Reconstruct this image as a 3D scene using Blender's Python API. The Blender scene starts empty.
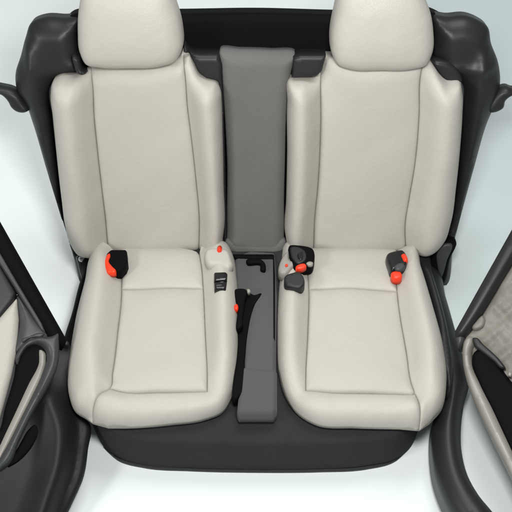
import bpy, math, random
import numpy as np
from mathutils import Vector, Matrix
from mathutils.geometry import delaunay_2d_cdt
random.seed(4)
R = math.radians
S = bpy.context.scene

# ---------------------------------------------------------------- camera
PITCH = R(55); DIST = 2.73; FOC = 955.0          # focal length in photo pixels (512 wide)
HINGE = Vector((0, 0, 0.12))
FWD = Vector((0, math.cos(PITCH), -math.sin(PITCH)))
UP = Vector((0, math.sin(PITCH), math.cos(PITCH)))
EYE = HINGE - FWD * DIST
cd = bpy.data.cameras.new('camera'); cam = bpy.data.objects.new('camera', cd)
S.collection.objects.link(cam)
cam.location = EYE; cam.rotation_euler = (math.pi / 2 - PITCH, 0, 0)
cd.sensor_width = 36; cd.lens = 36 * FOC / 512; cd.clip_end = 200; cd.clip_start = .05
S.camera = cam
# ---------------------------------------------------------------- world and lamps (studio)
W = bpy.data.worlds.new('World'); S.world = W; W.use_nodes = True
W.node_tree.nodes['Background'].inputs[0].default_value = (.93, .98, 1, 1)
W.node_tree.nodes['Background'].inputs[1].default_value = .17
def area(name, loc, target, size, power, col=(1, 1, 1)):
    l = bpy.data.lights.new(name, 'AREA'); l.shape = 'RECTANGLE'; l.size, l.size_y = size
    l.energy = power; l.color = col
    o = bpy.data.objects.new(name, l); S.collection.objects.link(o); o.location = loc
    o.rotation_euler = (Vector(target) - Vector(loc)).to_track_quat('-Z', 'Y').to_euler()
    return o
area('key_softbox', (-3.4, -2.3, 3.0), (.3, .15, .3), (.9, .9), 80, (1, .985, .96))
area('overhead_softbox', (.5, 1.9, 5.0), (.2, .8, 0), (2.2, 2.2), 126)
area('centre_softbox', (.14, -1.0, 2.06), (.06, .45, .5), (.4, .3), 34, (1, .99, .97))
S.view_settings.view_transform = 'Standard'; S.view_settings.look = 'None'
S.view_settings.exposure = 0; S.view_settings.gamma = 1
S.render.engine = 'CYCLES'
S.cycles.max_bounces = 8

# ---------------------------------------------------------------- materials
def mat(name, col, rough=.5, spec=.5, bump=None, var=0, sheen=0, coat=0, metal=0):
    m = bpy.data.materials.new(name); m.use_nodes = True
    nt = m.node_tree; N = nt.nodes; L = nt.links; b = N['Principled BSDF']
    b.inputs['Base Color'].default_value = (*col, 1); b.inputs['Roughness'].default_value = rough
    b.inputs['Specular IOR Level'].default_value = spec; b.inputs['Metallic'].default_value = metal
    b.inputs['Sheen Weight'].default_value = sheen; b.inputs['Coat Weight'].default_value = coat
    tc = N.new('ShaderNodeTexCoord')
    if var:
        n = N.new('ShaderNodeTexNoise'); n.inputs['Scale'].default_value = 9; n.inputs['Detail'].default_value = 6
        r = N.new('ShaderNodeMixRGB'); r.blend_type = 'MIX'
        r.inputs[1].default_value = (*[c * (1 - var) for c in col], 1); r.inputs[2].default_value = (*[min(1, c * (1 + var)) for c in col], 1)
        L.new(tc.outputs['Object'], n.inputs['Vector']); L.new(n.outputs['Fac'], r.inputs[0]); L.new(r.outputs[0], b.inputs['Base Color'])
        q = N.new('ShaderNodeMapRange'); q.inputs['To Min'].default_value = rough - .07; q.inputs['To Max'].default_value = rough + .07
        L.new(n.outputs['Fac'], q.inputs['Value']); L.new(q.outputs[0], b.inputs['Roughness'])
    if bump:
        kind, scale, strength, dist = bump
        if kind == 'voronoi':
            t = N.new('ShaderNodeTexVoronoi'); t.feature = 'DISTANCE_TO_EDGE'; out = t.outputs['Distance']
        else:
            t = N.new('ShaderNodeTexNoise'); t.inputs['Detail'].default_value = 5; out = t.outputs['Fac']
        t.inputs['Scale'].default_value = scale
        L.new(tc.outputs['Object'], t.inputs['Vector'])
        bp = N.new('ShaderNodeBump'); bp.inputs['Strength'].default_value = strength; bp.inputs['Distance'].default_value = dist
        L.new(out, bp.inputs['Height']); L.new(bp.outputs[0], b.inputs['Normal'])
        if name.startswith('cream'):      # soft creases in the hide
            w = N.new('ShaderNodeTexNoise'); w.inputs['Scale'].default_value = 16; w.inputs['Detail'].default_value = 3; w.inputs['Distortion'].default_value = 1.2
            b2 = N.new('ShaderNodeBump'); b2.inputs['Strength'].default_value = .3; b2.inputs['Distance'].default_value = .005
            L.new(tc.outputs['Object'], w.inputs['Vector']); L.new(w.outputs['Fac'], b2.inputs['Height']); L.new(b2.outputs[0], bp.inputs['Normal'])
    return m
M = dict(
    cream=mat('cream_leather', (.462, .443, .397), .5, .4, ('voronoi', 320, .4, .0015), .035),
    cream2=mat('cream_perforated_leather', (.462, .443, .397), .55, .35, ('voronoi', 340, .42, .0015), .035),
    grey=mat('grey_fabric', (.142, .142, .137), .8, .25, ('noise', 520, .9, .0022), .12, sheen=.1),
    grey2=mat('dark_grey_fabric', (.08, .083, .082), .8, .25, ('noise', 700, .5, .001), .08, sheen=.1),
    black=mat('black_plastic', (.003, .003, .0032), .7, .08, ('noise', 500, .25, .0006), .1),
    char=mat('charcoal_plastic', (.016, .017, .018), .45, .38, ('noise', 400, .25, .0006), .1),
    carpet=mat('black_carpet', (.036, .037, .038), .9, .12, ('noise', 900, .9, .002), .2),
    doorblack=mat('black_door_vinyl', (.009, .0095, .010), .5, .25, ('noise', 400, .3, .0008), .1),
    gloss=mat('gloss_black_plastic', (.008, .008, .009), .2, .5),
    red=mat('orange_red_plastic', (.86, .045, .012), .35, .4),
    steel=mat('brushed_steel', (.55, .55, .55), .3, .5, metal=1),
    doorgrey=mat('dark_grey_door_plastic', (.046, .049, .051), .45, .4, ('noise', 300, .25, .0008), .1),
    taupe=mat('grey_beige_door_trim', (.19, .18, .155), .5, .4, ('noise', 22, .7, .008), .5),
    rim=mat('beige_armrest_vinyl', (.29, .275, .245), .42, .5, ('voronoi', 300, .2, .001), .05),
    floor=mat('white_studio_floor', (.81, .875, .87), .7, .2, ('noise', 40, .05, .001), .004),
    back=mat('pale_blue_grey_board', (.61, .695, .69), .7, .2, ('noise', 60, .05, .001), .004),
    stitch=mat('grey_thread', (.30, .28, .24), .7, .2),
)

# ---------------------------------------------------------------- planes
class Plane:
    def __init__(s, p, n, e1=Vector((1, 0, 0))):
        s.n = Vector(n).normalized(); s.p = Vector(p)
        s.e1 = (e1 - s.n * e1.dot(s.n)).normalized(); s.e2 = s.n.cross(s.e1)
    def off(s, h): return Plane(s.p + s.n * h, s.n, s.e1)
    def uv(s, px, py, h=0.0):
        d = FWD + Vector((1, 0, 0)) * ((px - 256) / FOC) - UP * ((py - 256) / FOC)
        q = s.p + s.n * h
        t = (q - EYE).dot(s.n) / d.dot(s.n)
        w = EYE + d * t - s.p
        return (w.dot(s.e1), w.dot(s.e2))
    def w(s, u, v, h=0.0): return s.p + s.e1 * u + s.e2 * v + s.n * h

A = R(6); RC = R(25)
PC = Plane(HINGE, (0, math.sin(A), math.cos(A)))                  # seat cushions
PB = Plane(HINGE + Vector((0, .02, 0)), (0, -math.cos(RC), math.sin(RC)))    # backrests
FLOOR = Plane((0, 0, 0), (0, 0, 1))
PDL = Plane((-.55, -.25, .27), (.30, -.30, .9))
PDR = Plane((.57, -.25, .27), (-.30, -.30, .9))

# ---------------------------------------------------------------- outline tools
def catmull(pts, closed, step):
    P = [np.array(p, float) for p in pts]; n = len(P); out = []
    for i in range(n if closed else n - 1):
        if closed: a, b, c, d = P[(i - 1) % n], P[i], P[(i + 1) % n], P[(i + 2) % n]
        else: a, b, c, d = P[max(i - 1, 0)], P[i], P[i + 1], P[min(i + 2, n - 1)]
        L = np.linalg.norm(c - b); k = max(1, int(round(L / step)))
        t1 = (c - a); t2 = (d - b)
        # chord-scaled tangents avoid overshoot with uneven spacing
        def tan(p, q, r):
            l1 = np.linalg.norm(q - p) + 1e-9; l2 = np.linalg.norm(r - q) + 1e-9
            return (l2 * (q - p) / l1 + l1 * (r - q) / l2) / (l1 + l2)
        m1 = tan(a, b, c) * L if (closed or i > 0) else (c - b)
        m2 = tan(b, c, d) * L if (closed or i < n - 2) else (c - b)
        for j in range(k):
            t = j / k
            out.append((2*t**3-3*t**2+1)*b + (t**3-2*t**2+t)*m1 + (-2*t**3+3*t**2)*c + (t**3-t**2)*m2)
    if not closed: out.append(P[-1])
    return np.array(out)
def seg_dist(Q, poly, closed=True):
    """distance of points Q (n,2) to a polyline"""
    a = poly; b = np.roll(poly, -1, 0)
    if not closed: a, b = poly[:-1], poly[1:]
    ab = b - a; L = (ab**2).sum(1) + 1e-12
    best = np.full(len(Q), 1e9)
    for s in range(0, len(Q), 4000):
        q = Q[s:s+4000, None, :]
        t = np.clip(((q - a) * ab).sum(2) / L, 0, 1)
        d = np.sqrt((((a + t[..., None] * ab) - q)**2).sum(2)).min(1)
        best[s:s+4000] = d
    return best
def inside(Q, poly):
    x, y = Q[:, 0], Q[:, 1]; r = np.zeros(len(Q), bool)
    x1, y1 = poly[:, 0], poly[:, 1]; x2, y2 = np.roll(x1, -1), np.roll(y1, -1)
    for i in range(len(poly)):
        c = ((y1[i] > y) != (y2[i] > y))
        with np.errstate(divide='ignore', invalid='ignore'):
            r ^= c & (x < (x2[i]-x1[i])*(y-y1[i])/(y2[i]-y1[i]+1e-15)+x1[i])
    return r
def roll(d, r, p=2.0): return (1 - (1 - np.clip(d / r, 0, 1))**p)**(1 / p)
def sm(t): t = np.clip(t, 0, 1); return t*t*(3-2*t)
def undul(Q, amp, f, seed=0):
    u, v = Q[:, 0]*f, Q[:, 1]*f
    return amp*(np.sin(u*1.3+v*.7+seed)+np.sin(-u*.8+v*1.7+2.1*seed+1)+.6*np.sin(u*2.9+v*2.2+3*seed)+.5*np.sin(3.1*v-2.3*u+seed))/3.1

def link(name, me, m, parent, loc=None):
    o = bpy.data.objects.new(name, me); S.collection.objects.link(o)
    me.materials.append(m)
    if parent is not None: o.parent = parent
    return o
def root_loc(parent):
    v = Vector((0, 0, 0))
    while parent is not None: v += parent.location; parent = parent.parent
    return v
def panel(name, outline, plane, H, m, parent=None, thick=.03, step=.006, grid=.009, rings=(.0012, .003, .006, .011), loc=None, closed_uv=True, back=None, relax=0, keep=None):
    """a solid piece whose outline lies on a plane and whose face follows the height function H(points, distance to outline)"""
    poly = np.array(outline, float)
    area2 = (poly[:, 0]*np.roll(poly[:, 1], -1) - np.roll(poly[:, 0], -1)*poly[:, 1]).sum()
    if area2 < 0: poly = poly[::-1].copy()
    n = len(poly)
    tan = np.roll(poly, -1, 0) - np.roll(poly, 1, 0); tan /= (np.linalg.norm(tan, axis=1)[:, None] + 1e-12)
    nor = np.stack([-tan[:, 1], tan[:, 0]], 1)
    extra = []
    for r in rings:
        q = poly + nor * r
        ok = inside(q, poly) & (seg_dist(q, poly) > r * .93)
        extra.append(q[ok])
    lo, hi = poly.min(0), poly.max(0)
    gx = np.arange(lo[0], hi[0], grid); gy = np.arange(lo[1], hi[1], grid * .866)
    g = np.array([(x + (grid / 2 if j % 2 else 0), y) for j, y in enumerate(gy) for x in gx])
    if len(g):
        ok = inside(g, poly); g = g[ok]
        if len(g): g = g[seg_dist(g, poly) > (rings[-1] if rings else 0) + grid * .45]
        extra.append(g)
    allp = np.concatenate([poly] + [e for e in extra if len(e)])
    vs, es, fs, ov, oe, of = delaunay_2d_cdt([Vector(p) for p in allp], [], [list(range(n))], 1, 1e-6)
    V2 = np.array([(v.x, v.y) for v in vs])
    d = seg_dist(V2, poly)
    if relax:
        kd = keep(V2) if keep is not None else d
        rho = np.minimum(relax, .9 * np.maximum(kd - .004, 0)); acc = 3 * H(V2, d); wt = 3.0
        for fr, k, ww in ((.5, 6, 1.0), (1.0, 10, .7)):
            for q in range(k):
                an = 2 * math.pi * (q + fr) / k
                Q = V2 + (rho * fr)[:, None] * np.array((math.cos(an), math.sin(an)))
                acc = acc + ww * H(Q, seg_dist(Q, poly)); wt += ww
        h = acc / wt
    else:
        h = H(V2, d)
    base = root_loc(parent)
    if parent is None and loc is not None: base = Vector(loc)
    idx = {}
    for i, o in enumerate(ov):
        for k in o:
            if k < n: idx[k] = i
    verts = [plane.w(V2[i, 0], V2[i, 1], h[i]) - base for i in range(len(V2))]
    faces = [list(f) for f in fs]
    # side and back
    start = len(verts); order = [idx[k] for k in range(n)]
    ins = .0
    bh = -thick
    for k in range(n):
        verts.append(plane.w(poly[k, 0], poly[k, 1], bh) - base)
    for k in range(n):
        k2 = (k + 1) % n
        faces.append([order[k2], order[k], start + k, start + k2])
    if back == 'round':
        bd = seg_dist(V2, poly); st2 = len(verts)
        bb = -thick - .8 * h
        mp = {}
        for i in range(len(V2)):
            if i in set(): pass
        inv = {order[k]: start + k for k in range(n)}
        for i in range(len(V2)):
            if i in inv: mp[i] = inv[i]
            else: mp[i] = len(verts); verts.append(plane.w(V2[i, 0], V2[i, 1], bb[i]) - base)
        for f in fs: faces.append([mp[i] for i in reversed(f)])
    else:
        faces.append([start + k for k in reversed(range(n))])
    me = bpy.data.meshes.new(name); me.from_pydata([tuple(v) for v in verts], [], faces)
    me.validate(); me.update()
    for p in me.polygons: p.use_smooth = True
    if back != 'round':
        me.polygons[len(me.polygons)-1].use_smooth = False
    o = link(name, me, m, parent)
    if parent is None and loc is not None: o.location = loc
    return o
def tag(o, label=None, cat=None, group=None, kind=None):
    if label: o['label'] = label
    if cat: o['category'] = cat
    if group: o['group'] = group
    if kind: o['kind'] = kind
    return o
def thing(name, label, cat, loc, group=None):
    o = bpy.data.objects.new(name, None); S.collection.objects.link(o); o.location = loc; o.empty_display_size = .05
    return tag(o, label, cat, group)
def px(plane, pts, h=0.0): return [plane.uv(x, y, h) for x, y in pts]
def outl(plane, pts, h=0.0, step=.006, smooth=True):
    u = px(plane, pts, h)
    if smooth: return catmull(u, True, step)
    out = []
    for i in range(len(u)):
        a, b = np.array(u[i]), np.array(u[(i+1) % len(u)]); k = max(1, int(np.linalg.norm(b-a)/step))
        out += [a + (b-a)*j/k for j in range(k)]
    return np.array(out)
def pad(name, pts, plane, m, parent, top=.02, r=.015, thick=.02, p=2.0, h=0.0, smooth=True, amp=0, f=20, seed=0, grid=.009, step=.006, loc=None, back=None, extra=None, relax=0):
    """rounded slab: flat face at height top, edge radius r"""
    o = outl(plane, pts, h, step, smooth)
    rg = tuple(r * k for k in (.04, .13, .3, .55, .85))
    def H(Q, d):
        v = top * roll(d, r, p)
        if amp: v = v + undul(Q, amp, f, seed) * np.clip(d / r, 0, 1)
        if extra: v = v + extra(Q, d)
        return v
    return panel(name, o, plane.off(h), H, m, parent, thick, step, grid, rg, loc, back=back, relax=relax)
def ribbon(plane, line, w):
    """uv band of width w about a pixel polyline"""
    c = catmull(line, False, .006)
    t = np.gradient(c, axis=0); t /= np.linalg.norm(t, axis=1)[:, None]
    n = np.stack([-t[:, 1], t[:, 0]], 1)
    return np.concatenate([c + n * w / 2, (c - n * w / 2)[::-1]])
def tube(name, pts, r, m, parent, res=8, loc=None):
    """round bar through 3-D points"""
    base = root_loc(parent)
    if parent is None and loc is not None: base = Vector(loc)
    P = catmull([tuple(p) for p in pts], False, .006); n = len(P); verts = []; faces = []
    T = np.gradient(P, axis=0); T /= np.linalg.norm(T, axis=1)[:, None]
    ref = np.array((0.3, .2, 1.)); 
    for i in range(n):
        a = np.cross(T[i], ref); a /= np.linalg.norm(a); b = np.cross(T[i], a)
        rr = r if not callable(r) else r(i / (n - 1))
        for k in range(res):
            an = 2 * math.pi * k / res
            verts.append(tuple(P[i] + rr * (math.cos(an) * a + math.sin(an) * b) - np.array(base)))
    for i in range(n - 1):
        for k in range(res):
            faces.append((i*res+k, i*res+(k+1) % res, (i+1)*res+(k+1) % res, (i+1)*res+k))
    faces.append(tuple(range(res))[::-1]); faces.append(tuple((n-1)*res+k for k in range(res)))
    me = bpy.data.meshes.new(name); me.from_pydata(verts, [], faces); me.update()
    for p in me.polygons: p.use_smooth = True
    o = link(name, me, m, parent)
    if parent is None and loc is not None: o.location = loc
    return o

# ---------------------------------------------------------------- setting
def sheet(name, corners, m):
    me = bpy.data.meshes.new(name); me.from_pydata(corners, [], [(0, 1, 2, 3)]); me.update()
    o = link(name, me, m, None); o['kind'] = 'structure'; return o
sheet('floor', [(-12, -12, 0), (12, -12, 0), (12, 12, 0), (-12, 12, 0)], M['floor'])
# pale grey-blue sheet lying behind and beside the right seat
sheet('backdrop', [tuple(FLOOR.w(*FLOOR.uv(x, y), .004)) for x, y in ((424, 352), (620, 352), (620, -60), (418, -60))], M['back'])

# ---------------------------------------------------------------- upholstered blocks made of sewn panels
def upholstered(plane, outline_px, seams, panels, parent, h0, Rr, A_, wid, prm):
    """outline_px: silhouette of the whole block; seams: dict name -> pixel polylines;
    panels: list of (name, kind, pixel loop, material key, parent index)"""
    whole = outl(plane, outline_px)
    front = prm.get('front')
    def Hbase(Q, kind, ds_b):
        d = seg_dist(Q, whole) * np.where(inside(Q, whole), 1, 0)
        rr = Rr
        if front is not None:
            fl = np.array(px(plane, front)); fd = seg_dist(Q, fl, False)
            rr = Rr + (prm['frontR'] - Rr) * np.exp(-(fd / prm['frontR'])**2)
        amp = A_
        if kind == 'bolster' and bfront:
            dF = seg_dist(Q, bfront[0], False); dB = np.min([seg_dist(Q, l, False) for l in bupper], axis=0)
            amp = .40 * A_ + .60 * A_ * sm(.5 + (dF - dB) / .12)
            ds_b = np.minimum(dF, dB)
        top = h0 + (amp * sm(ds_b / wid) if kind == 'bolster' else 0) + undul(Q, .0022, 17, prm.get('seed', 0))
        if kind != 'bolster': top = top + .006 * sm(ds_b / .12)
        return top * roll(d, rr, 2.1)
    bfront, bupper = [], []
    # bolster seam polylines lifted on to the raised face
    def lift(line, kind='flat'):
        q = np.array(px(plane, line))
        for _ in range(5):
            h = Hbase(q, kind, np.zeros(len(q)))
            q = np.array([plane.uv(x, y, hh) for (x, y), hh in zip(line, h)])
        return q
    lifted = {k: catmull(lift(v), False, .004) for k, v in seams.items()}
    bol = [lifted[k] for k in seams if k.startswith('b')]
    if 'front' in lifted:
        fr = lifted['front']
        for l in bol:
            k = min(int(np.argmin(((l - e) ** 2).sum(1))) for e in (fr[0], fr[-1]) if np.min(((l - e) ** 2).sum(1)) < .001)
            bupper.append(l[:k + 1])
        bfront.append(fr)
    objs = []
    for (name, kind, loop, mk, par) in panels:
        pts = []
        for item in loop:
            if isinstance(item, str):
                rev = item.startswith('-'); l = lifted[item.strip('-')]
                pts += list(l[::-1] if rev else l)
            elif isinstance(item, tuple):
                l = lifted[item[0]]; e = lift([item[1], item[2]])
                i, j = [int(np.argmin(((l - q) ** 2).sum(1))) for q in e]
                pts += list(l[i:j + 1] if i <= j else l[j:i + 1][::-1])
            else:
                seg = item
                q = px(plane, seg) if len(seg) == 1 else catmull(px(plane, seg), False, .005)
                pts += list(np.array(q))
        pts = np.array(pts)
        keep = [0]
        for i in range(1, len(pts)):
            if np.linalg.norm(pts[i] - pts[keep[-1]]) > .0025: keep.append(i)
        if np.linalg.norm(pts[keep[0]] - pts[keep[-1]]) < .0025: keep.pop()
        pts = pts[keep]
        # densify long gaps
        out = []
        for i in range(len(pts)):
            a, b = pts[i], pts[(i + 1) % len(pts)]; k = max(1, int(np.linalg.norm(b - a) / .007))
            out += [a + (b - a) * j / k for j in range(k)]
        pts = np.array(out)
        def H(Q, d, kind=kind):
            db = np.min([seg_dist(Q, l, False) for l in bol], axis=0)
            ds = np.min([seg_dist(Q, l, False) for l in lifted.values()], axis=0)
            h = Hbase(Q, kind, db)
            g = .0105 * (1 - roll(ds, .014, 2.2)) + .006 * np.exp(-(ds / .024)**2)
            return np.maximum(h - g, -.002)
        pr = parent if par is None else objs[par]
        objs.append(panel(name, pts, plane, H, M[mk], pr, prm.get('thick', .05), grid=.009, rings=(.0015, .004, .008, .013), relax=.024,
            keep=lambda Q: np.min([seg_dist(Q, l, False) for l in lifted.values()] + [seg_dist(Q, whole)], axis=0)))
    return objs

def headrest(parent, pts, side_shift=0):
    pl = PB.off(.035)
    o = pad('headrest', pts, pl, M['cream'], parent, top=.062, r=.075, thick=.035, p=2.3, amp=.001, f=14, back='round', grid=.009, relax=.05)
    return o
def post(parent, x, y0, y1):
    a = PB.w(*PB.uv(x, y0), .02); b = PB.w(*PB.uv(x, y1), .02)
    return tube('headrest_post', [a, a.lerp(b, .5), b], .007, M['steel'], parent)

# ---- left seat
ls = thing('passenger_seat', 'left cream leather seat, with a small black anchor cover set in its cushion', 'car seat', (-.32, -.2, 0), 'cream leather rear seats')
LB_OUT = [(52,88),(54,110),(57,140),(60,170),(63,195),(66,218),(71,236),(79,247),(92,251),(110,252),(150,252),(180,251),(199,250),(212,249),(221,243),(224,230),(224,180),(223,130),(222,100),(221,87),(216,79),(208,77),(201,74),(194,62),(189,54),(180,56),(150,62),(110,64),(90,68),(76,74),(60,75),(54,79)]
seams = {'b_left': [(90,64),(91,80),(93,115),(98,165),(104,215),(110,253)], 'b_right': [(183,52),(185,80),(187,108),(191,140),(196,185),(199,220),(199,253)]}
upholstered(PB, LB_OUT, seams, [
    ('backrest', 'flat', ['b_left', [(112,252),(150,253),(180,252),(197,251)], '-b_right', [(180,57),(150,61),(110,63),(92,66)]], 'cream', None),
    ('side_bolster', 'bolster', [[(88,68),(76,74),(60,75),(54,79),(52,88),(54,110),(57,140),(60,170),(63,195),(66,218),(71,236),(79,247),(92,251),(108,252)], '-b_left'], 'cream', 0),
    ('side_bolster', 'bolster', ['b_right', [(201,250),(212,249),(221,243),(224,230),(224,180),(223,130),(222,100),(221,87),(216,79),(208,77),(201,74),(194,62),(189,54)]], 'cream', 0),
], ls, .042, .045, .05, .055, dict(thick=.05, seed=1))
LC_OUT = [(100,253),(92,262),(85,290),(77,322),(72,350),(68,378),(69,395),(76,411),(86,417),(97,423),(108,426),(130,426),(170,423),(205,418),(222,411),(232,396),(237,375),(239,340),(239,305),(237,282),(234,262),(229,253),(205,251),(150,251)]
seams = {'b_left': [(116,251),(120,262),(121,286),(117,330),(112,370),(109,386),(102,392),(96,402),(93,411),(92,420)],
         'b_right': [(199,251),(201,262),(203,286),(205,330),(207,375),(207,389)],
         'front': [(109,386),(120,389),(160,390),(207,389)],
         'top': [(121,287),(160,287),(203,286)]}
upholstered(PC, LC_OUT, seams, [
    ('seat_cushion', 'flat', ['top', ('b_right', (203,286), (207,389)), '-front', ('b_left', (109,386), (121,287))], 'cream2', None),
    ('rear_panel', 'flat', [('b_left', (116,251), (121,286)), 'top', ('b_right', (203,286), (199,251)), [(150,251)]], 'cream', 0),
    ('side_bolster', 'bolster', ['b_left', [(86,417),(76,411),(69,395),(68,378),(72,350),(77,322),(85,290),(92,262),(100,253)]], 'cream', 0),
    ('front_bolster', 'bolster', ['b_right', '-front', ('b_left', (109,386), (95,425)), [(108,426),(130,426),(170,423),(205,418),(222,411),(232,396),(237,375),(239,340),(239,305),(237,282),(234,262),(229,253),(205,251)]], 'cream', 0),
], ls, .050, .060, .042, .055, dict(thick=.012, front=[(70,415),(130,426),(205,418)], frontR=.11, seed=2))
headrest(ls, [(78,30),(79,8),(85,-12),(100,-20),(128,-24),(152,-22),(167,-13),(177,8),(182,28),(182,50),(176,60),(162,65),(130,67),(100,66),(87,63),(80,50)])
post(ls, 108, 30, 62); post(ls, 152, 30, 62)

# ---- right seat
rs = thing('passenger_seat', 'right cream leather seat, with two orange-tipped buckles at the back of its cushion', 'car seat', (.32, -.2, 0), 'cream leather rear seats')
RB_OUT = [(289,77),(287,100),(287,150),(286,200),(285,232),(289,245),(300,248),(314,250),(350,252),(385,251),(405,249),(420,250),(432,246),(443,235),(450,215),(455,180),(459,140),(461,110),(461,88),(458,78),(445,77),(439,72),(434,65),(428,58),(400,58),(350,58),(326,56),(321,68),(314,76),(300,76)]
seams = {'b_left': [(322,54),(321,75),(321,130),(318,190),(315,220),(313,252)], 'b_right': [(423,54),(421,80),(420,115),(417,155),(410,200),(406,225),(405,252)]}
upholstered(PB, RB_OUT, seams, [
    ('backrest', 'flat', ['b_left', [(315,251),(350,253),(385,252),(403,250)], '-b_right', [(400,57),(350,57),(326,56)]], 'cream', None),
    ('side_bolster', 'bolster', [[(320,68),(314,76),(300,76),(289,77),(287,100),(287,150),(286,200),(285,232),(289,245),(300,248),(312,250)], '-b_left'], 'cream', 0),
    ('side_bolster', 'bolster', ['b_right', [(407,250),(420,250),(432,246),(443,235),(450,215),(455,180),(459,140),(461,110),(461,88),(458,78),(445,77),(439,72),(434,65),(425,56)]], 'cream', 0),
], rs, .042, .045, .05, .055, dict(thick=.05, seed=5))
RC_OUT = [(283,253),(281,270),(278,300),(277,346),(279,376),(286,397),(300,414),(316,423),(356,426),(400,427),(418,428),(430,422),(442,408),(446,385),(443,356),(433,316),(421,276),(413,253),(395,251),(350,251),(310,251)]
seams = {'b_right': [(396,251),(397,281),(401,316),(407,350),(412,381),(418,399),(420,413),(420,427)],
         'b_left': [(306,251),(308,270),(309,287),(308,330),(306,375),(306,388)],
         'front': [(306,388),(330,390),(370,391),(413,392)],
         'top': [(309,287),(350,287),(398,289)]}
upholstered(PC, RC_OUT, seams, [
    ('seat_cushion', 'flat', ['top', ('b_right', (398,289), (413,391)), '-front', ('b_left', (306,388), (309,287))], 'cream2', None),
    ('rear_panel', 'flat', [('b_left', (306,251), (309,287)), 'top', ('b_right', (398,289), (396,251)), [(350,251)]], 'cream', 0),
    ('side_bolster', 'bolster', ['b_right', [(430,422),(442,408),(446,385),(443,356),(433,316),(421,276),(413,253)]], 'cream', 0),
    ('front_bolster', 'bolster', ['b_left', 'front', ('b_right', (413,391), (420,429)), [(400,427),(356,426),(316,423),(300,414),(286,397),(279,376),(277,346),(278,300),(281,270),(283,253)]], 'cream', 0),
], rs, .050, .060, .042, .055, dict(thick=.012, front=[(300,419),(356,426),(418,428)], frontR=.11, seed=7))
headrest(rs, [(330,40),(334,12),(341,-10),(354,-20),(382,-24),(406,-21),(419,-11),(429,8),(433,28),(432,51),(426,63),(410,68),(380,69),(350,68),(337,63),(331,51)])
post(rs, 360, 30, 62); post(rs, 404, 30, 62)

# ---- centre seat
PM = PB.off(-.005)
cs_ = thing('centre_seat', 'narrow dark grey fabric centre seat between the two cream seats', 'centre seat', (0, -.1, 0))
def mid_extra(Q, d):
    return np.zeros(len(Q))
pad('backrest', [(220,51),(240,51),(270,52),(296,55),(292,68),(288,90),(286,120),(285,160),(284,200),(284,235),(283,250),(279,255),(255,256),(232,256),(228,250),(227,225),(227,160),(225,120),(223,90),(221,65)], PM, M['grey'], cs_, top=.035, r=.03, thick=.04, amp=.0015, f=12)
pad('backrest_lower_roll', [(226,240),(240,239),(270,239),(285,240),(285,250),(281,256),(255,257),(232,257),(227,251)], PM.off(.022), M['grey'], cs_, top=.016, r=.03, thick=.02, p=1.6)
pad('seat_cushion', [(234,262),(250,256),(276,258),(277,300),(276,360),(276,400),(275,416),(238,416),(240,400),(243,360),(242,330),(236,300)], PC, M['grey2'], cs_, top=.03, r=.014, thick=.012, p=2.4, smooth=False, amp=.0015, f=30)
pad('cushion_end', [(241,370),(277,374),(277,414),(274,418),(239,418),(237,414)], PC.off(.012), M['grey2'], cs_, top=.023, r=.012, thick=.02, smooth=False, step=.004)
pad('belt_slot', [(232,255),(274,255),(275,275),(275,340),(273.5,338),(273,260),(235,259)], PC.off(.028), M['black'], cs_, top=.006, r=.004, thick=.01, smooth=False, step=.004, grid=.006)
pad('gap_shade', [(237,292),(248,292),(254,296),(261,294),(255,306),(249,328),(245,360),(242,395),(239,398),(238,340)], PC.off(.026), M['black'], cs_, top=.008, r=.004, thick=.02, step=.004, grid=.006)  # flat black strip, painted shade of the gap beside the left cushion
pad('hook', [(246,262),(262,261),(265,264),(264,272),(261,271),(260,265),(247,264)], PC.off(.034), M['black'], cs_, top=.008, r=.004, thick=.005, step=.003, grid=.005)

# ---------------------------------------------------------------- body surround
cb = thing('seat_surround', 'black plastic car body surround behind and under the cream seats', 'car body', (0, .1, 0))
PS = PB.off(-.055)
pad('rear_panel', [(70,16),(100,14),(180,14),(256,13),(335,15),(440,16),(452,24),(456,40),(457,90),(456,140),(452,190),(447,240),(436,262),(350,263),(256,263),(160,263),(86,262),(66,225),(57,150),(53,80),(58,32)], PS, M['black'], cb, top=.015, r=.02, thick=.05, grid=.02)
PSS = PB.off(-.04)
def RIDGE(l1, l2):
    a = catmull(px(PSS, l1, .04), False, .01); b = catmull(px(PSS, l2, .04), False, .01)
    return lambda Q, d: (.012 * np.exp(-(seg_dist(Q, a, False) / .012) ** 2) + .009 * np.exp(-(seg_dist(Q, b, False) / .010) ** 2)) * np.clip(d / .02, 0, 1)
pad('side_panel', [(79,19),(62,18),(45,17.5),(31,23),(26,36),(21,55),(15.5,75),(17,88),(27,105),(33,122),(46,166),(60,212),(72,250),(83,284),(88,268),(90,258),(80,252),(69,238),(62,210),(57,165),(52,120),(50,88),(56,77),(72,73),(84,70),(82,52),(79,36)], PSS, M['char'], cb, top=.05, r=.045, thick=.04, p=1.7, amp=.003, f=18, seed=3, relax=.012, extra=RIDGE([(28,50),(34,80),(48,125),(64,185),(76,240)], [(48,73),(60,71),(76,67)]))
pad('side_panel', [(434,16),(448,17),(466,16),(480,21),(487,26),(491,43),(498,62),(500,80),(497,96),(486,124),(474,166),(463,206),(454,240),(441,286),(436,283),(430,262),(426,252),(438,244),(448,228),(455,195),(460,150),(463,110),(462,84),(456,76),(445,75),(438,68),(434,58),(433,36)], PSS, M['char'], cb, top=.05, r=.045, thick=.04, p=1.7, amp=.003, f=18, seed=9, relax=.012, extra=RIDGE([(484,56),(478,95),(466,160),(454,220)], [(444,69),(470,70),(492,68)]))
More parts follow.
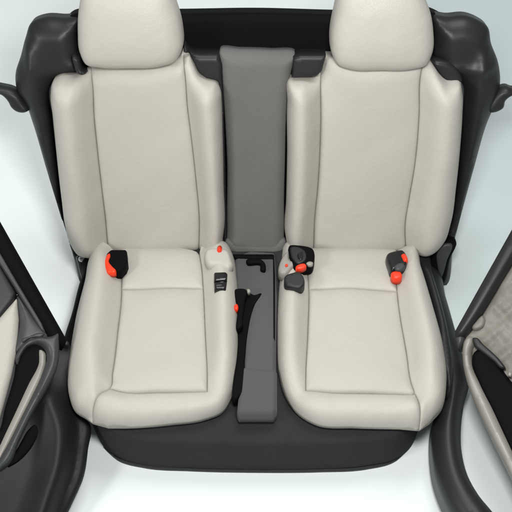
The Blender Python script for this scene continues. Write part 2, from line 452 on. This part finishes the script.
# corner guides beside the seat shoulders
pad('corner_guide', [(184,44),(191,52),(200,53),(219,53),(223,62),(223,80),(228,256),(224,256),(222,100),(218,80),(206,77),(198,70),(190,52),(184,52)], PB.off(.0), M['char'], cb, top=.022, r=.012, thick=.05, smooth=False)
pad('corner_guide', [(293,57),(300,55),(326,55),(322,70),(316,76),(292,77)], PB.off(.02), M['char'], cb, top=.012, r=.008, thick=.05, smooth=False, step=.004)
pad('corner_guide', [(432,60),(446,60),(456,66),(462,80),(444,79),(438,73)], PB.off(.0), M['char'], cb, top=.02, r=.01, thick=.05)
pad('corner_guide', [(73,54),(79,56),(83,68),(88,71),(84,74),(78,72),(74,64)], PB.off(.01), M['char'], cb, top=.02, r=.008, thick=.05)
# base under the cushions
pad('seat_base', [(84,330),(86,400),(96,432),(104,446),(118,457),(145,465),(190,468),(256,469.5),(320,469),(365,466),(395,459),(410,447),(419,428),(428,400),(428,330),(400,270),(256,262),(110,270)], FLOOR.off(.012), M['carpet'], cb, top=.135, r=.02, thick=.012, p=2.2)
pad('base_lip', [(103,447),(118,458),(145,465.5),(190,469),(256,470.5),(320,470),(365,467),(395,460),(409,449),(395,462),(365,470),(320,472.5),(256,473),(190,471.5),(145,468.5),(118,461)], FLOOR.off(.0), M['char'], cb, top=.012, r=.004, thick=.0, step=.005)
# trim along the cushions and the sills
PSL = Plane((0, 0, .055), (0, .05, 1))
pad('cushion_trim', [(74,246),(92,250),(100,262),(92,300),(84,345),(80,400),(66,400),(64,345),(72,318),(79,290),(82,280),(78,262)], PC.off(-.05), M['black'], cb, top=.05, r=.03, thick=.04)
pad('door_sill', [(424,262),(435,268),(446,300),(456,335),(464,362),(469,384),(464,405),(461,430),(462,455),(468,478),(478,496),(494,516),(508,540),(470,540),(455,520),(444,500),(436,478),(432,452),(432,430),(438,400),(430,350),(415,290)], PSL, M['char'], cb, top=.05, r=.055, thick=.055, p=1.8)
pad('cushion_trim', [(414,252),(424,254),(432,280),(441,310),(449,345),(452,380),(448,395),(440,380),(434,330),(424,290)], PC.off(-.03), M['char'], cb, top=.045, r=.014, thick=.04)
# right latch cover: dark wedge with a paler face
lc = pad('latch_cover', [(430,252),(438,244),(448,240),(455,240),(450,256),(443,282),(439,287),(434,280)], PB.off(.005), M['black'], cb, top=.025, r=.012, thick=.05)
pad('cover_face', [(438,250),(445,244),(451,244),(447,260),(441,277),(437,265)], PB.off(.028), M['doorgrey'], lc, top=.006, r=.006, thick=.006, step=.004, grid=.006)
# left hinge bracket
hb = pad('hinge_bracket', [(77,256),(86,255),(87,263),(85,272),(83,281),(80,272),(78,264)], PB.off(.006), M['gloss'], cb, top=.012, r=.006, thick=.05, step=.004, grid=.006)
pad('hinge_plate', [(79,257),(85,257),(85,262),(83.5,268),(82,262),(79,261)], PB.off(.018), M['steel'], hb, top=.004, r=.003, thick=.004, step=.003, grid=.004)
# short handles leaving the surround sideways
pad('grab_handle', [(-14,86),(4,86),(12,88),(19,92),(25,100),(30,109),(27,111),(17,110),(12,106),(8,99),(3,94),(-14,92)], PSS.off(.01), M['char'], cb, top=.025, r=.012, thick=.02, step=.005)
pad('grab_handle', [(526,88),(512,88),(506,86),(499,88),(491,96),(485,106),(488,111),(497,110),(503,106),(505,99),(510,95),(526,95)], PSS.off(.01), M['char'], cb, top=.025, r=.012, thick=.02, step=.005)
# struts that carry the backs (behind, out of sight from the front)
for sx in (-1, 1):
    pad('rear_support', [(256+sx*150,120),(256+sx*60,120),(256+sx*60,262),(256+sx*150,262)], PB.off(-.12), M['black'], cb, top=.02, r=.02, thick=.05, smooth=False, grid=.03)
for sx in (-1, 1):
    tube('support_leg', [(sx*.3, .42, .45), (sx*.3, .42, .2), (sx*.3, .42, .0)], .02, M['black'], cb, 12)
    tube('support_arm', [(sx*.3, .42, .43), (sx*.3, .3, .42), (sx*.3, .2, .38)], .02, M['black'], cb, 12)

# ---------------------------------------------------------------- buckles and small fittings
def P3(plane, x, y, h): 
    u, v = plane.uv(x, y, h); return plane.w(u, v, h)
T = PC.off(.055)
T = PC.off(.068)
b1 = thing('seat_belt_buckle', 'black buckle with an orange-red crescent at the outer back corner of the left cushion', 'seat belt buckle', P3(T, 118, 264, 0), 'seat belt buckles')
pad('housing', [(111,252),(127,252),(128,264),(126,269),(121,274),(108,274),(106,271),(107,256)], T, M['black'], b1, top=.012, r=.004, thick=.02, smooth=False, step=.004, grid=.006)
pad('release_button', [(107.5,256),(110,254.5),(111,257),(109.5,263),(113,268),(116.5,272),(116,274),(108,274),(105.5,269),(105.5,260)], T.off(.006), M['red'], b1, top=.010, r=.005, thick=.01, step=.003, grid=.004)
T = PC.off(.055)
b2 = thing('seat_belt_buckle', 'black buckle with orange tips above and below beside the right bolster of the right cushion', 'seat belt buckle', P3(T, 398, 266, 0), 'seat belt buckles')
pad('housing', [(387,257),(393,255),(402,254),(407,260),(407,268),(404,273),(396,275),(391,276),(388,270)], T, M['gloss'], b2, top=.022, r=.008, thick=.022, step=.004, grid=.006)
pad('press_face', [(394,268),(399,264),(403,264),(405,268),(402,271),(396,271)], T.off(.019), M['doorgrey'], b2, top=.007, r=.005, thick=.005, step=.003, grid=.004)
pad('release_button', [(401,256),(404,255),(407,258),(407,263),(404,263),(402,260)], T.off(.017), M['red'], b2, top=.01, r=.005, thick=.01, step=.003, grid=.004)
pad('release_button', [(391,274),(395,272.5),(400,273),(402,276),(401,280),(397,281),(393,280),(391,277)], T.off(.008), M['red'], b2, top=.010, r=.006, thick=.015, step=.003, grid=.004)
T = PC.off(.073)
b3 = thing('seat_belt_buckle', 'black buckle with an orange base in a grey boot between centre seat and right cushion', 'seat belt buckle', P3(T, 296, 264, 0), 'seat belt buckles')
pad('housing', [(290,248),(297,248),(313,252),(314,263),(312,268),(304,270),(296,271),(291,262)], T, M['black'], b3, top=.015, r=.004, thick=.022, step=.004, grid=.006)
pad('latch', [(291,248),(298,248),(304,251),(305,262),(298,265),(294,262),(291,256)], T.off(.012), M['char'], b3, top=.006, r=.003, thick=.008, step=.003, grid=.004)
pad('latch_slot', [(298,254),(302,252),(303,258),(301,261),(298,259)], T.off(.0165), M['gloss'], b3, top=.004, r=.002, thick=.004, step=.002, grid=.003)
pad('release_button', [(295.5,268),(299,265.5),(305,265),(306.5,267),(304,269.5),(299,270.5),(296,270)], T.off(.014), M['red'], b3, top=.007, r=.003, thick=.01, step=.003, grid=.004)
pad('release_cap', [(306,264),(309,262),(313,263),(312,266),(308,266)], T.off(.014), M['rim'], b3, top=.005, r=.004, thick=.004, step=.003, grid=.004)
pad('strap', [(281,261),(289,252),(291,263),(299,264),(293,270),(284,277),(281,276)], T.off(-.005), M['rim'], b3, top=.014, r=.008, thick=.022, step=.004, grid=.006)
pad('boot', [(285,277),(292,274),(299,273),(303,277),(304,286),(301,289),(293,289),(287,287)], T.off(.012), M['char'], b3, top=.008, r=.005, thick=.022, step=.004, grid=.006)
pad('strap_marker', [(285,265),(287,264),(288,266),(286,267)], T.off(.01), M['red'], b3, top=.003, r=.002, thick=.003, step=.002, grid=.003)
T = PC.off(.055)
b4 = thing('seat_belt_buckle', 'slim upright black buckle with a red button between left cushion and centre seat', 'seat belt buckle', P3(T, 240, 300, 0), 'seat belt buckles')
pad('housing', [(236.5,291),(246,291.5),(245,304),(243,318),(241,330),(239,331),(237.5,312)], T.off(-.012), M['black'], b4, top=.012, r=.003, thick=.022, step=.004, grid=.006)
pad('release_button', [(234.5,306),(237,305),(238.5,308),(237.5,311),(235,311)], T.off(-.002), M['red'], b4, top=.008, r=.004, thick=.01, step=.002, grid=.003)
pad('latch_tip', [(247.5,289.5),(250,290),(250,293),(248,293.5)], T.off(-.004), M['rim'], b4, top=.005, r=.003, thick=.01, step=.002, grid=.003)

an = thing('anchor_cover', 'small black anchor cover set in the right edge of the left cushion', 'anchor cover', P3(T, 220, 282, 0))
rp = pad('buckle_recess', [(206,253),(228,253),(232,262),(233,268),(229,272),(220,269),(209,268),(205,262)], PC.off(.067), M['cream'], ls, top=.018, r=.012, thick=.03, step=.004, grid=.006)
TT = PC.off(.081)
pad('upper_flap', [(214,274),(226,273.5),(227.5,275),(227,282),(214,283)], TT, M['gloss'], an, top=.009, r=.004, thick=.02, smooth=False, step=.003, grid=.004)
pad('lower_flap', [(214,284),(227,283),(226,290),(225,291),(214.5,291)], TT, M['gloss'], an, top=.009, r=.004, thick=.02, smooth=False, step=.003, grid=.004)
pad('cover_ridge', [(216,285),(222,284.5),(222,286),(216,286.5)], TT.off(.008), M['doorgrey'], an, top=.002, r=.001, thick=.002, smooth=False, step=.002, grid=.003)
rb = pad('release_knob', [(217,249.5),(219.5,247.5),(222,249.5),(221,252),(218,252)], PB.off(.096), M['red'], None, top=.008, r=.005, thick=.012, step=.002, grid=.003, loc=P3(PB, 219, 251, .085))
tag(rb, 'tiny round red release knob where left backrest meets cushion', 'release knob')

# ---------------------------------------------------------------- left door
ld = thing('car_door', 'black left car door with a cream trim insert and grey armrest loop', 'car door', (-.62, -.3, .0), 'open car doors')
SW = catmull(px(PDL.off(-.03), [(48,405),(56,430),(55,462),(44,500),(34,530)]), False, .01)
SV = catmull(px(PDL.off(-.03), [(74,400),(78,430),(74,465),(62,500),(50,530)]), False, .01)
pad('door_panel', [(-20,300),(20,296),(46,330),(66,343),(76,350),(72,380),(76,412),(90,424),(88,450),(84,476),(74,500),(58,530),(30,560),(-20,560)], PDL.off(-.03), M['doorblack'], ld, top=.02, r=.03, thick=.05, amp=.003, f=9,
    extra=lambda Q, d: (.030 * np.exp(-(seg_dist(Q, SW, False) / .035) ** 2) - .010 * np.exp(-(seg_dist(Q, SV, False) / .02) ** 2)) * np.clip(d / .03, 0, 1))
pad('window_frame', [(-12,200),(0,222),(32,279),(67,341),(62,350),(50,344),(40,328),(19,293),(0,262),(-12,243)], PDL, M['black'], ld, top=.03, r=.02, thick=.03, smooth=False)
pad('frame_rib', [(-12,233),(0,251),(18,283),(42,323),(46,334),(41,331),(16,290),(-12,246)], PDL.off(.014), M['doorgrey'], ld, top=.010, r=.008, thick=.02, smooth=False, step=.005)
pad('window_trim', [(-14,252),(0,264),(17,294),(14,302),(0,320),(-14,334)], PDL.off(-.01), M['char'], ld, top=.02, r=.01, thick=.03, smooth=False)
pad('cloth_insert', [(17,298),(19,320),(17,350),(12,375),(4,405),(-6,440),(-16,450),(-16,336),(0,317)], PDL.off(-.005), M['cream'], ld, top=.02, r=.02, thick=.03, smooth=False)
pad('handle_panel', [(18,296),(26,306),(38,322),(50,338),(44,344),(30,346),(16,354),(19,325)], PDL.off(-.004), M['doorgrey'], ld, top=.022, r=.02, thick=.03)
pad('door_pull', [(21,341),(30,336),(40,333),(45,334),(43,337),(30,339),(22,343)], PDL.off(.014), M['doorgrey'], ld, top=.010, r=.006, thick=.02, step=.004, grid=.006)
# armrest: a raised loop round a deep recess
def loop_H(plane, inner, rin, lip, depth):
    ii = outl(plane, inner)
    def ex(Q, d):
        di = seg_dist(Q, ii); s = inside(Q, ii)
        sd = np.where(s, di, -di)
        return -depth * sm((sd + .003) / rin) + lip * np.exp(-((sd + .008) / .008)**2)
    return ex
PA = PDL.off(.0)
pad('recess_lining', [(19,355),(25,346),(34,342),(46,344),(48,356),(44,376),(34,398),(20,426),(6,456),(-6,480),(-20,500),(-20,440),(-4,434),(6,405),(14,378)], PA, M['black'], ld, top=.014, r=.01, thick=.03)
pad('recess_highlight', [(40,349),(45,352),(46,362),(43,378),(34,398),(20,426),(6,454),(-8,480),(-12,472),(0,444),(15,412),(28,384),(38,364)], PA.off(.010), M['rim'], ld, top=.020, r=.018, thick=.02, p=1.3, step=.005)  # beige strip paints the highlight on the recess's inner wall
pad('armrest', [(15,360),(19,350),(27,342),(38,338),(50,337),(57,333),(59,350),(57,368),(48,388),(34,412),(20,440),(8,466),(0,472),(-14,500),(-16,490),(-4,462),(8,442),(20,418),(32,394),(41,374),(45.5,360),(43,350),(36,346),(28,348),(21,357),(17,366)], PA, M['doorgrey'], ld, top=.038, r=.016, thick=.04, grid=.005, p=2.2)
pad('pocket_shadow', [(22,440),(28,430),(36,424),(39,430),(34,444),(25,456),(14,465),(7,468),(8,462),(15,452)], PDL.off(-.012), M['black'], ld, top=.008, r=.006, thick=.01)  # black pad paints the shadow in the door's map pocket
pad('screw_cap', [(63,343),(66,341),(69,344),(67,348),(63,347)], PDL.off(-.01), M['char'], ld, top=.02, r=.006, thick=.02, step=.003, grid=.004)

# ---------------------------------------------------------------- right door
rd = thing('car_door', 'taupe right car door with a wrinkled grey trim and beige rimmed armrest', 'car door', (.62, -.3, .0), 'open car doors')
pad('door_panel', [(464,338),(474,328),(484,312),(498,288),(516,258),(540,220),(540,500),(520,440),(495,395),(478,370),(466,352)], PDR.off(-.02), M['taupe'], rd, top=.03, r=.02, thick=.04, amp=.0075, f=55, seed=2, smooth=True, grid=.006)
pad('window_frame', [(530,198),(512,230),(484,280),(455,332),(456,341),(466,339),(474,328),(482,316),(512,266),(530,236)], PDR, M['char'], rd, top=.03, r=.018, thick=.03, smooth=False)
pad('frame_rib', [(530,216),(512,247),(486,292),(463,331),(459,333),(483,288),(530,206)], PDR.off(.018), M['doorgrey'], rd, top=.012, r=.008, thick=.02, smooth=False, step=.005)
pad('corner_cap', [(456,334),(462,333),(466,338),(463,348),(459,350),(456,343)], PDR.off(-.01), M['doorgrey'], rd, top=.03, r=.012, thick=.03, step=.004, grid=.006)
pad('trim_clip', [(476,322),(483,316),(486,321),(485,326),(474,331),(472,329)], PDR.off(.004), M['taupe'], rd, top=.016, r=.008, thick=.02, step=.004, grid=.006)
PE = PDR.off(.004)
pad('recess_lining', [(472,362),(474,353),(480,349),(487,349),(493,353),(499,363),(505,373),(520,392),(540,420),(540,520),(524,480),(508,446),(492,412),(478,382)], PE.off(.012), M['black'], rd, top=.02, r=.012, thick=.03)
pad('armrest', [(463,348),(465,341),(470,337),(474,338),(476,345),(473,353),(473,364),(482,385),(494,408),(508,438),(522,468),(540,505),(540,540),(524,508),(510,477),(494,445),(478,411),(467,382),(463,362)], PE, M['rim'], rd, top=.045, r=.022, thick=.05, grid=.006)
pad('door_pull', [(473,338),(477,338),(483,344),(492,352),(500,360),(505,369),(502,369),(494,362),(484,354),(475,346)], PE.off(.035), M['char'], rd, top=.009, r=.006, thick=.02, step=.003, grid=.005)
pad('trim_clip', [(509,372),(512,373),(511,377),(508,376)], PE.off(.03), M['rim'], rd, top=.008, r=.004, thick=.02, step=.002, grid=.003)
